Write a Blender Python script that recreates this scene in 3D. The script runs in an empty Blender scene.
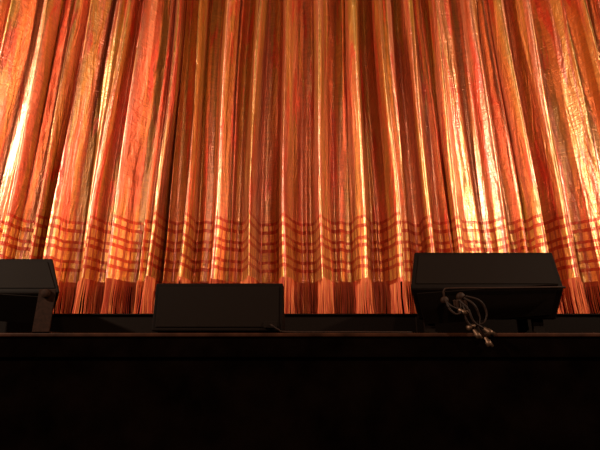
import bpy, bmesh, math, random
from mathutils import Vector, noise
random.seed(31)
C = bpy.context.scene.collection
bpy.context.scene.view_settings.view_transform = 'Standard'

# ---------------------------------------------------------------- helpers
def link(o):
    C.objects.link(o); return o

def mesh_obj(name, verts, faces, mat=None, smooth=False):
    me = bpy.data.meshes.new(name)
    me.from_pydata([tuple(v) for v in verts], [], faces)
    me.update()
    if mat: me.materials.append(mat)
    if smooth:
        for p in me.polygons: p.use_smooth = True
    return link(bpy.data.objects.new(name, me))

def bevel(o, w, seg=2):
    m = o.modifiers.new('bevel', 'BEVEL'); m.width = w; m.segments = seg
    m.limit_method = 'ANGLE'; m.angle_limit = math.radians(25)
    return o

def box_data(x0, x1, y0, y1, z0, z1):
    v = [(x0,y0,z0),(x1,y0,z0),(x1,y1,z0),(x0,y1,z0),(x0,y0,z1),(x1,y0,z1),(x1,y1,z1),(x0,y1,z1)]
    f = [(0,3,2,1),(4,5,6,7),(0,1,5,4),(1,2,6,5),(2,3,7,6),(3,0,4,7)]
    return v, f

def boxes(name, lst, mat, bw=0.0):
    V, F = [], []
    for b in lst:
        v, f = box_data(*b); n = len(V)
        V += v; F += [tuple(i+n for i in q) for q in f]
    o = mesh_obj(name, V, F, mat)
    if bw: bevel(o, bw)
    return o

def tube_data(pts, r, sides=8):
    pts = [Vector(p) for p in pts]
    V, F = [], []
    for i, p in enumerate(pts):
        a = pts[max(i-1,0)]; b = pts[min(i+1,len(pts)-1)]
        d = (b-a).normalized()
        up = Vector((0,0,1)) if abs(d.z) < 0.9 else Vector((0,1,0))
        s = d.cross(up).normalized(); t = s.cross(d).normalized()
        rr = r[i] if isinstance(r, (list,tuple)) else r
        for k in range(sides):
            an = 2*math.pi*k/sides
            V.append(p + s*math.cos(an)*rr + t*math.sin(an)*rr)
    for i in range(len(pts)-1):
        for k in range(sides):
            F.append((i*sides+k, i*sides+(k+1)%sides, (i+1)*sides+(k+1)%sides, (i+1)*sides+k))
    F.append(tuple(range(sides))[::-1]); F.append(tuple((len(pts)-1)*sides+k for k in range(sides)))
    return V, F

def smooth_path(ctrl, n=8):
    ctrl = [Vector(c) for c in ctrl]
    P = [ctrl[0]*2-ctrl[1]] + ctrl + [ctrl[-1]*2-ctrl[-2]]
    out = []
    for i in range(1, len(P)-2):
        for k in range(n):
            t = k/n
            p0,p1,p2,p3 = P[i-1],P[i],P[i+1],P[i+2]
            out.append(0.5*((2*p1)+(p2-p0)*t+(2*p0-5*p1+4*p2-p3)*t*t+(3*p1-p0-3*p2+p3)*t**3))
    out.append(ctrl[-1])
    return out

def tube(name, ctrl, r, mat, n=8):
    V, F = tube_data(smooth_path(ctrl, n), r)
    return mesh_obj(name, V, F, mat, True)

def parent(child, par):
    child.parent = par
    child.matrix_parent_inverse = par.matrix_world.inverted()

def empty(name, loc, label, cat):
    e = bpy.data.objects.new(name, None); e.location = loc; e.empty_display_size = 0.1
    link(e); bpy.context.view_layer.update()
    e["label"] = label; e["category"] = cat
    return e

# ---------------------------------------------------------------- materials
class NT:
    def __init__(s, name):
        s.m = bpy.data.materials.new(name); s.m.use_nodes = True
        s.n = s.m.node_tree.nodes; s.l = s.m.node_tree.links
        s.b = s.n['Principled BSDF']
    def node(s, t, **kw):
        n = s.n.new(t)
        for k, v in kw.items(): setattr(n, k, v)
        return n
    def put(s, inp, val):
        if hasattr(val, 'links') or isinstance(val, bpy.types.NodeSocket): s.l.new(val, inp)
        else: inp.default_value = val
    def math(s, op, a, b=0.0, c=0.0, clamp=False):
        n = s.node('ShaderNodeMath', operation=op, use_clamp=clamp)
        s.put(n.inputs[0], a); s.put(n.inputs[1], b); s.put(n.inputs[2], c)
        return n.outputs[0]
    def mix(s, f, a, b, mode='MIX'):
        n = s.node('ShaderNodeMix', data_type='RGBA', blend_type=mode)
        s.put(n.inputs[0], f); s.put(n.inputs[6], a); s.put(n.inputs[7], b)
        return n.outputs[2]
    def ramp(s, f, els, interp='LINEAR'):
        n = s.node('ShaderNodeValToRGB'); r = n.color_ramp; r.interpolation = interp
        while len(r.elements) < len(els): r.elements.new(0.5)
        for e, (p, c) in zip(r.elements, els):
            e.position = p; e.color = c if len(c) == 4 else (*c, 1)
        s.put(n.inputs[0], f); return n.outputs[0]
    def noise(s, vec, sc, detail=3, rough=0.5, dist=0.0):
        n = s.node('ShaderNodeTexNoise'); s.l.new(vec, n.inputs['Vector'])
        n.inputs['Scale'].default_value = sc; n.inputs['Detail'].default_value = detail
        n.inputs['Roughness'].default_value = rough; n.inputs['Distortion'].default_value = dist
        return n.outputs[0]
    def mapping(s, vec, scale, loc=(0,0,0)):
        n = s.node('ShaderNodeMapping'); s.l.new(vec, n.inputs[0])
        n.inputs['Scale'].default_value = scale; n.inputs['Location'].default_value = loc
        return n.outputs[0]

def simple(name, col, rough=0.6, metal=0.0, nsc=40, bump=0.15, var=0.35, spec=0.25):
    t = NT(name)
    tc = t.node('ShaderNodeTexCoord')
    f = t.noise(tc.outputs['Object'], nsc, 4)
    c2 = tuple(min(1, c*(1+var)) for c in col); c1 = tuple(c*(1-var) for c in col)
    t.put(t.b.inputs['Base Color'], t.ramp(f, [(0.3, c1), (0.7, c2)]))
    t.b.inputs['Roughness'].default_value = rough; t.b.inputs['Metallic'].default_value = metal
    t.b.inputs['Specular IOR Level'].default_value = spec
    bp = t.node('ShaderNodeBump'); bp.inputs['Strength'].default_value = bump; bp.inputs['Distance'].default_value = 0.002
    t.l.new(f, bp.inputs['Height']); t.l.new(bp.outputs[0], t.b.inputs['Normal'])
    return t.m

m_cab   = simple('cabinet_black_paint', (0.0040,0.0017,0.0011), 0.7, 0, 120, 0.3, spec=0.05)
m_grill = simple('grille_black_mesh', (0.0055,0.0026,0.0017), 0.7, 0.0, 400, 0.6, spec=0.05)
m_steel = simple('black_steel', (0.018,0.007,0.004), 0.6, 0.1, 60, 0.1, spec=0.1)
m_dark  = simple('bracket_black_steel', (0.016,0.006,0.0035), 0.75, 0.0, 60, 0.1, spec=0.05)
m_rub   = simple('cable_rubber', (0.014,0.006,0.004), 0.6, 0, 60, 0.1, spec=0.1)
m_plug  = simple('nickel_plug', (0.08,0.043,0.027), 0.5, 0.8, 60, 0.05)
m_black = simple('black_fabric', (0.002,0.0012,0.001), 0.9, 0, 30, 0.3, spec=0.02)
m_fasc  = simple('fascia_black', (0.0016,0.0008,0.0006), 1.0, 0, 6, 0.3, 0.5, spec=0.0)
m_floor = simple('stage_black_floor', (0.004,0.002,0.0014), 0.8, 0, 10, 0.2, 0.5, spec=0.02)
m_wood  = simple('stage_edge_wood', (0.022,0.0065,0.0028), 0.6, 0, 12, 0.2, 0.5, spec=0.05)

def curtain_mat():
    t = NT('shot_silk_lame')
    uv = t.node('ShaderNodeUVMap', uv_map='UVMap').outputs[0]
    sep = t.node('ShaderNodeSeparateXYZ'); t.l.new(uv, sep.inputs[0])
    U, V = sep.outputs[0], sep.outputs[1]
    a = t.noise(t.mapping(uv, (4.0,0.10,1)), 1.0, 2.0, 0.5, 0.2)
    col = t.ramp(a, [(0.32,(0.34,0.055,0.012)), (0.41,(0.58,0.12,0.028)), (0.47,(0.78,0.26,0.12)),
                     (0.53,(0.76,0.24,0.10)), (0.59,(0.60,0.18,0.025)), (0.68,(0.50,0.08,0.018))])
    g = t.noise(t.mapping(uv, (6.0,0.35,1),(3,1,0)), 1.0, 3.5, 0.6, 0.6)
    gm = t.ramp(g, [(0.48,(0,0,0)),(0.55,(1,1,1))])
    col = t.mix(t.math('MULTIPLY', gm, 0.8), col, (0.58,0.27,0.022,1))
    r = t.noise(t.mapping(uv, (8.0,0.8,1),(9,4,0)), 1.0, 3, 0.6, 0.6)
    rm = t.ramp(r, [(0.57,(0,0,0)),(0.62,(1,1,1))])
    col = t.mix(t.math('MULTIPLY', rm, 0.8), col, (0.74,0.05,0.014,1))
    s1 = t.noise(t.mapping(uv, (28,17,1)), 1.0, 4, 0.6, 1.0)
    s2 = t.noise(t.mapping(uv, (9,46,1)), 1.0, 3, 0.6, 0.6)
    slub = t.math('ADD', t.math('MULTIPLY', s1, 0.5), t.math('MULTIPLY', s2, 0.5))
    sl = t.ramp(slub, [(0.38,(0.74,0.66,0.60)),(0.60,(1.10,1.10,1.08))])
    col = t.mix(1.0, col, sl, 'MULTIPLY')
    wob = t.math('MULTIPLY', t.math('SUBTRACT', t.noise(t.mapping(uv,(5,0,1)),1.0,3), 0.5), 0.07)
    h = t.math('DIVIDE', t.math('SUBTRACT', t.math('ADD', V, wob), 2.10), 0.75, clamp=True)
    W=(1,1,1); K=(0,0,0)
    red = t.ramp(h, [(0.0,W),(0.10,K),(0.235,W),(0.28,K),(0.345,W),(0.385,K),(0.50,W),(0.545,K),
                     (0.60,W),(0.64,K),(0.75,W),(0.795,K),(0.865,W),(0.905,K)], 'CONSTANT')
    gold = t.ramp(h, [(0.0,K),(0.10,W),(0.235,K),(0.28,W),(0.345,K),(0.385,W),(0.50,K),(0.545,W),(0.60,K),(0.64,W),(0.75,K),(0.795,W),(0.865,K)], 'CONSTANT')
    brk = t.ramp(t.noise(t.mapping(uv,(30,14,1),(2,7,0)),1.0,2), [(0.34,(0.45,)*3),(0.46,W)])
    uw = t.math('ADD', U, t.math('MULTIPLY', t.noise(t.mapping(uv,(4,0,1)),1.0,2), 0.12))
    tick = t.math('GREATER_THAN', t.math('FRACT', t.math('MULTIPLY', uw, 13.0)), 0.66)
    tick2 = t.math('GREATER_THAN', t.noise(t.mapping(uv,(50,12,1)),1.0,2), 0.52)
    col = t.mix(t.math('MULTIPLY', gold, t.math('SUBTRACT', 0.75, t.math('MULTIPLY', tick2, 0.5))), col, (0.85,0.46,0.08,1))
    col = t.mix(t.math('MULTIPLY', gold, t.math('MULTIPLY', tick, 0.85)), col, (0.42,0.035,0.014,1))
    col = t.mix(t.math('MULTIPLY', t.math('MULTIPLY', red, brk), 0.9), col, (0.44,0.035,0.012,1))
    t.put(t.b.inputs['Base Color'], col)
    t.b.inputs['Metallic'].default_value = 0.7
    t.b.inputs['Roughness'].default_value = 0.35
    t.b.inputs['Specular IOR Level'].default_value = 0.8
    t.put(t.b.inputs['Coat Weight'], t.math('SUBTRACT', 1.0, t.math('MULTIPLY', red, 0.8)))
    t.b.inputs['Coat Roughness'].default_value = 0.28
    t.b.inputs['Coat IOR'].default_value = 1.8
    bp = t.node('ShaderNodeBump'); bp.inputs['Strength'].default_value = 0.65; bp.inputs['Distance'].default_value = 0.016
    cr = t.noise(t.mapping(uv, (11,1.7,1)), 1.0, 2, 0.5, 0.8)
    hh = t.math('ADD', t.math('MULTIPLY', slub, 0.8), t.math('ADD', t.math('MULTIPLY', cr, 1.6), t.math('MULTIPLY', red, 0.12)))
    t.l.new(hh, bp.inputs['Height']); t.l.new(bp.outputs[0], t.b.inputs['Normal'])
    t.l.new(bp.outputs[0], t.b.inputs['Coat Normal'])
    return t.m
m_cur = curtain_mat()

def fringe_mat():
    t = NT('fringe_yarn')
    tc = t.node('ShaderNodeTexCoord')
    f = t.noise(t.mapping(tc.outputs['Object'], (30,30,1.5)), 1.0, 2)
    t.put(t.b.inputs['Base Color'], t.ramp(f, [(0.35,(0.46,0.045,0.014)),(0.5,(0.68,0.12,0.035)),(0.65,(0.82,0.25,0.07))]))
    t.b.inputs['Roughness'].default_value = 0.45; t.b.inputs['Metallic'].default_value = 0.15
    return t.m
m_fr = fringe_mat()

# ---------------------------------------------------------------- curtain
ridge_px = [-8,26,56,76,110,135,166,190,224,256,288,320,360,384,426,450,490,522,544,582,610]
ridges = [(p-300)*0.0102 for p in ridge_px]
x = ridges[0]
while x > -6.2:
    x -= random.uniform(0.20,0.40); ridges.insert(0, x)
x = ridges[-1]
while x < 6.2:
    x += random.uniform(0.20,0.40); ridges.append(x)
CY = 4.0
NS = 36
fold = []
for i in range(len(ridges)):
    fold.append(dict(A=random.uniform(0.10,0.22), C=random.choice((-1,1))*random.uniform(0.01,0.05), B=random.uniform(-0.02,0.07),
                     S=random.uniform(0.0,0.7), P=random.uniform(0,6.28), W=random.uniform(0.9,2.4)))
def sm(a,b,t):
    t = t*t*(3-2*t); return a+(b-a)*t
def cpoint(i, k, z):
    f0, f1 = fold[i], fold[i+1]
    W = ridges[i+1]-ridges[i]
    ph = 2*math.pi*k
    A = sm(f0['A'], f1['A'], k); Cc = sm(f0['C'], f1['C'], k); B = sm(f0['B'], f1['B'], k)
    S = f0['S']; Wd = sm(f0['W'], f1['W'], k)
    zz = (z-1.7)
    A *= 1.0 + 0.14*math.sin(z*1.1+i*1.7) - 0.03*zz
    Cv = Cc*(1+0.5*math.sin(z*0.7+i))
    X = ridges[i]+W*k + B*W*math.sin(2*ph) + Cv*(math.cos(ph))
    ridge = math.exp(Wd*(math.cos(ph)-1))
    c0 = 0.5+0.13*math.sin(f0['P']+z*0.35)
    mid = math.exp(-((k-c0)/0.11)**2)
    Y = CY - A*(1.75*(ridge-0.42) + S*mid)
    X += 0.06*noise.noise((ridges[i]*1.3+k*W*1.3, z*0.35, 3.1))
    s = (i+k)*1.0
    Y += 0.055*noise.noise((s*2.7, z*0.22, 8.0)) + 0.022*noise.noise((s*8.0, z*0.35, 2.0))
    X += 0.010*noise.noise((s*6.0, z*0.5, 20.0))
    return X, Y
cols = []
for i in range(len(ridges)-1):
    for k in range(NS): cols.append((i, k/NS))
zs = [2.14 + (7.2-2.14)*(j/95)**1.15 for j in range(96)]
V, F, us = [], [], [0.0]
for j, z in enumerate(zs):
    for (i,k) in cols:
        X, Y = cpoint(i,k,z)
        V.append((X, Y, z))
n = len(cols)
for c in range(1, n):
    a, b = V[c-1], V[c]
    us.append(us[-1]+math.hypot(b[0]-a[0], b[1]-a[1]))
for j in range(len(zs)-1):
    for c in range(n-1):
        F.append((j*n+c, j*n+c+1, (j+1)*n+c+1, (j+1)*n+c))
curtain = empty('stage_curtain', (0,CY,1.63), "tall pleated orange and gold shimmering stage curtain with fringed hem", "curtain")
fab = mesh_obj('curtain_fabric', V, F, m_cur, True)
uvl = fab.data.uv_layers.new(name='UVMap')
vi = [0]*len(fab.data.loops); fab.data.loops.foreach_get('vertex_index', vi)
buf = []
for q in vi:
    buf += [us[q % n], zs[q//n]]
uvl.data.foreach_set('uv', buf)
parent(fab, curtain)

V2, F2 = [], []
step = 0.0072; nxt = 0.0
for c in range(n-1):
    while nxt < us[c+1]:
        t = (nxt-us[c])/max(1e-6, us[c+1]-us[c])
        i,k = cols[c]; kk = k+t/NS
        if kk >= 1: kk = 0.9999
        X,Y = cpoint(i,kk,2.18)
        r = 0.0038
        zb = 1.70+random.uniform(-0.03,0.03)
        jx, jy = random.uniform(-0.014,0.014), random.uniform(-0.03,0.02)
        base = len(V2)
        segs = [(0,2.185),(0.35,2.0),(0.7,1.85),(1,zb)]
        for (q,zz) in segs:
            px_, py_ = X+jx*q+0.005*math.sin(q*6+nxt*9), Y+jy*q-0.004
            for a in range(3):
                an = a*2.094+0.5
                V2.append((px_+r*math.cos(an), py_+r*math.sin(an), zz))
        for s in range(3):
            for a in range(3):
                F2.append((base+s*3+a, base+s*3+(a+1)%3, base+s*3+3+(a+1)%3, base+s*3+3+a))
        nxt += step*random.uniform(0.7,1.3)
fr = mesh_obj('fringe', V2, F2, m_fr, True); fr["kind"]="stuff"; fr["label"]="dense rust orange bullion fringe along the hem"
parent(fr, curtain)
bt = tube('batten', [(-6.2,CY,7.2),(0,CY,7.2),(6.2,CY,7.2)], 0.03, m_steel, 2); parent(bt, curtain)

# ---------------------------------------------------------------- setting
SZ = 1.626
def struct(o): o["kind"]="structure"; return o
struct(boxes('floor', [(-6.5,6.5,-3.0,2.40,-0.1,0.0)], m_floor))
struct(boxes('floor.001', [(-6.5,6.5,2.44,6.0,1.50,SZ)], m_floor))
struct(boxes('wall_front', [(-6.5,6.5,2.41,2.50,0.0,1.50)], m_fasc))
struct(boxes('wall_back', [(-6.5,6.5,5.9,6.0,SZ,7.6)], m_black))
struct(boxes('trim_1', [(-6.5,6.5,2.385,2.44,1.605,SZ)], m_wood, 0.006))
struct(boxes('trim_2', [(-6.5,6.5,2.395,2.44,1.50,1.604)], m_fasc, 0.004))

tr = empty('footlight_trough', (0,3.0,SZ), "long low black footlight trough running along the stage", "trough")
o = boxes('trough_body', [(-6.2,6.2,3.0,3.02,SZ,1.775),(-6.2,6.2,3.18,3.2,SZ,1.73),(-6.2,6.2,3.02,3.18,SZ,1.64)], m_cab, 0.003); parent(o,tr)
o = boxes('trough_lip', [(-6.2,6.2,2.985,3.03,1.775,1.785)], m_cab, 0.003); parent(o,tr)

# ---------------------------------------------------------------- speakers
def prism(name, sec_l, sec_r, mat, bw=0.008):
    n_ = len(sec_l)
    V = list(sec_l)+list(sec_r)
    F = [tuple(range(n_)), tuple(range(n_,2*n_))[::-1]]
    for i in range(n_):
        j = (i+1)%n_
        F.append((i, i+n_, j+n_, j))
    o = mesh_obj(name, V, F, mat)
    bm = bmesh.new(); bm.from_mesh(o.data); bmesh.ops.recalc_face_normals(bm, faces=bm.faces); bm.to_mesh(o.data); bm.free()
    return bevel(o, bw)

def disc_knob(name, c, r, d, mat):
    V,F=[],[]
    N=20
    prof=[(0,0.0),(r*0.9,0.0),(r,d*0.2),(r,d*0.8),(r*0.85,d),(0,d)]
    for (rr,dd) in prof:
        for k in range(N):
            a=2*math.pi*k/N
            V.append((c[0]+rr*math.cos(a), c[1]-dd, c[2]+rr*math.sin(a)))
    for s in range(len(prof)-1):
        for k in range(N):
            F.append((s*N+k, s*N+(k+1)%N, (s+1)*N+(k+1)%N, (s+1)*N+k))
    return mesh_obj(name, V, F, mat, True)

def quad_panel(name, a, b, c, d, inset, off, thick, mat):
    a,b,c,d=[Vector(v) for v in (a,b,c,d)]
    ctr=(a+b+c+d)/4; nn=(b-a).cross(d-a).normalized()
    if nn.y>0: nn=-nn
    def ins(p):
        dx=(b-a).normalized(); dz=(d-a).normalized()
        sx = 1 if (p-ctr).dot(dx)<0 else -1
        sz = 1 if (p-ctr).dot(dz)<0 else -1
        return p+dx*inset*sx+dz*inset*sz
    q=[ins(p) for p in (a,b,c,d)]
    V=[p+nn*off for p in q]+[p+nn*(off+thick) for p in q]
    F=[(0,1,2,3),(7,6,5,4),(0,4,5,1),(1,5,6,2),(2,6,7,3),(3,7,4,0)]
    o=mesh_obj(name,V,F,mat)
    bm=bmesh.new(); bm.from_mesh(o.data); bmesh.ops.recalc_face_normals(bm, faces=bm.faces); bm.to_mesh(o.data); bm.free()
    return bevel(o,0.003)

e = empty('stage_monitor', (-0.457,2.62,SZ), "low black wedge stage monitor lying flat at stage edge", "speaker")
sec = [(2.45,SZ+0.012),(2.455,1.904),(2.56,1.908),(2.85,1.70),(2.85,SZ+0.012)]
b_ = prism('cabinet', [(-0.820,y,z) for y,z in sec], [(-0.096,y,z) for y,z in sec], m_cab); parent(b_, e)
g_ = quad_panel('grille', (-0.82,2.45,SZ+0.012),(-0.096,2.45,SZ+0.012),(-0.096,2.455,1.904),(-0.82,2.455,1.904),0.022,-0.001,0.006,m_grill); parent(g_,e)
for fx in (-0.77,-0.15):
    for fy in (2.50,2.80):
        f_ = boxes('foot', [(fx-0.02,fx+0.02,fy-0.02,fy+0.02,SZ,SZ+0.0135)], m_rub, 0.002); parent(f_,e)
h_ = boxes('jack_plate', [(-0.20,-0.125,2.438,2.446,1.655,1.69)], m_grill, 0.002); parent(h_,e)

def big_monitor(xl, xr, dz, label):
    e = empty('stage_monitor', ((xl[0]+xr[0])/2,2.6,SZ), label, "speaker")
    yz = [(2.40,1.867+dz),(2.50,2.097+dz*1.6),(2.80,2.02+dz),(2.78,1.74),(2.50,1.705)]
    def xs(x): return [x[0],x[1],x[3],x[3],x[2]]
    L = [(x,y,z) for x,(y,z) in zip(xs(xl),yz)]
    R = [(x,y,z) for x,(y,z) in zip(xs(xr),yz)]
    b_ = prism('cabinet', L, R, m_cab, 0.010); parent(b_,e)
    g_ = quad_panel('grille', L[0],R[0],R[1],L[1],0.028,-0.001,0.006,m_grill); parent(g_,e)
    p_ = quad_panel('rear_panel', L[4],R[4],R[0],L[0],0.03,-0.001,0.005,m_grill); parent(p_,e)
    return e, L, R
eR, L, R = big_monitor((0.61,0.676,0.668,0.80),(1.466,1.494,1.449,1.50),0.0,"large black angled stage monitor with dangling cables, on yoke stand")
o = tube('yoke_bar', [(0.79,2.385,1.80),(0.79,2.375,1.852),(0.84,2.37,1.862),(1.10,2.37,1.864),(1.40,2.37,1.868),(1.455,2.375,1.868)],0.006,m_steel); parent(o,eR)
for sx in (0.74,1.36):
    o = boxes('yoke_leg', [(sx-0.035,sx+0.035,2.50,2.74,SZ,SZ+0.010),(sx-0.03,sx+0.03,2.53,2.55,SZ+0.01,1.715),(sx-0.03,sx+0.03,2.70,2.72,SZ+0.01,1.74)], m_cab, 0.002); parent(o,eR)
o = disc_knob('knob',(0.79,2.40,1.80),0.02,0.03,m_steel); parent(o,eR)
o = disc_knob('knob',(0.88,2.405,1.82),0.022,0.035,m_steel); parent(o,eR)
o = boxes('clamp', [(0.835,0.915,2.372,2.41,1.765,1.80),(0.845,0.86,2.36,2.372,1.735,1.80),(0.89,0.905,2.36,2.372,1.735,1.80)], m_steel, 0.003); parent(o,eR)

eL, L2, R2 = big_monitor((-2.18,-2.25,-2.22,-2.25),(-1.325,-1.455,-1.41,-1.70),-0.024,"large black angled stage monitor held by flat steel bracket")
for bx in (-1.39,-2.115):
    o = boxes('bracket_leg', [(bx-0.046,bx+0.046,2.385,2.393,SZ,1.86),(bx-0.046,bx+0.046,2.385,2.62,SZ,SZ+0.008)], m_dark, 0.002); parent(o,eL)
o = disc_knob('knob',(-1.39,2.385,1.835),0.025,0.02,m_dark); parent(o,eL)

def cord_with_plug(par, ctrl, plug=True, r=0.006):
    o = tube('cord', ctrl, r, m_rub); parent(o,par)
    if plug:
        p = Vector(ctrl[-1]); q = Vector(ctrl[-2]); d=(p-q).normalized()
        V,F = tube_data([p-d*0.004,p+d*0.02,p+d*0.021,p+d*0.055],[0.010,0.012,0.016,0.016],12)
        o = mesh_obj('plug',V,F,m_plug,True); parent(o,par)
cord_with_plug(eR,[(0.79,2.36,1.79),(0.80,2.35,1.75),(0.83,2.34,1.72),(0.86,2.345,1.74),(0.87,2.37,1.80)],False)
cord_with_plug(eR,[(0.79,2.375,1.80),(0.81,2.35,1.765),(0.85,2.35,1.745)])
cord_with_plug(eR,[(0.86,2.365,1.80),(0.89,2.33,1.75),(0.915,2.33,1.68),(0.97,2.34,1.645)])
cord_with_plug(eR,[(0.89,2.365,1.81),(0.93,2.34,1.77),(0.955,2.35,1.71),(0.945,2.345,1.65),(0.975,2.355,1.60)])
cord_with_plug(eR,[(0.87,2.365,1.79),(0.88,2.35,1.74),(0.885,2.35,1.69),(0.92,2.355,1.64)])
cord_with_plug(eR,[(0.90,2.365,1.82),(0.97,2.35,1.79),(1.00,2.36,1.73),(0.98,2.36,1.68),(0.94,2.36,1.665)],True)
ec = empty('audio_cable', (-0.16,2.42,1.672), "thin black cable lying along the stage edge", "cable")
o = tube('cord', [(-0.16,2.435,1.672),(-0.15,2.40,1.665),(-0.12,2.405,1.645),(-0.06,2.42,SZ+0.006),(0.3,2.43,SZ+0.006),(0.62,2.45,SZ+0.006)],0.0055,m_rub); parent(o,ec)

# ---------------------------------------------------------------- lights
def spot(loc, tgt, power, col, size=60, rad=0.12, blend=0.5):
    l = bpy.data.lights.new('spot','SPOT'); l.energy=power; l.color=col; l.spot_size=math.radians(size); l.spot_blend=blend; l.shadow_soft_size=rad
    o = link(bpy.data.objects.new('unseen_light', l)); o.location=loc
    o.rotation_euler=(Vector(tgt)-Vector(loc)).to_track_quat('-Z','Y').to_euler()
    o["label"]="unseen warm spotlight"; o["category"]="light"
    return o
spot((-7.0,-1.0,6.0),(0.3,4,4.0),4300,(1,0.80,0.58),76,blend=0.6)
spot((7.0,-1.0,6.0),(0.0,4,4.0),2900,(1,0.78,0.55),76,blend=0.6)
spot((0.8,-3.5,5.0),(0.3,4,4.0),520,(1,0.66,0.42),64)  # unseen front fill, added to brighten the cloth between the ridges
w = bpy.data.worlds.new('World'); bpy.context.scene.world=w; w.use_nodes=True
w.node_tree.nodes['Background'].inputs[0].default_value=(0.9,0.4,0.25,1)
w.node_tree.nodes['Background'].inputs[1].default_value=0.012

# ---------------------------------------------------------------- camera
cd = bpy.data.cameras.new('camera'); cd.lens=26; cd.sensor_width=36
co = link(bpy.data.objects.new('camera', cd)); co.location=(0,0,1.5)
co.rotation_euler=(math.radians(107),0,0)
bpy.context.scene.camera=co
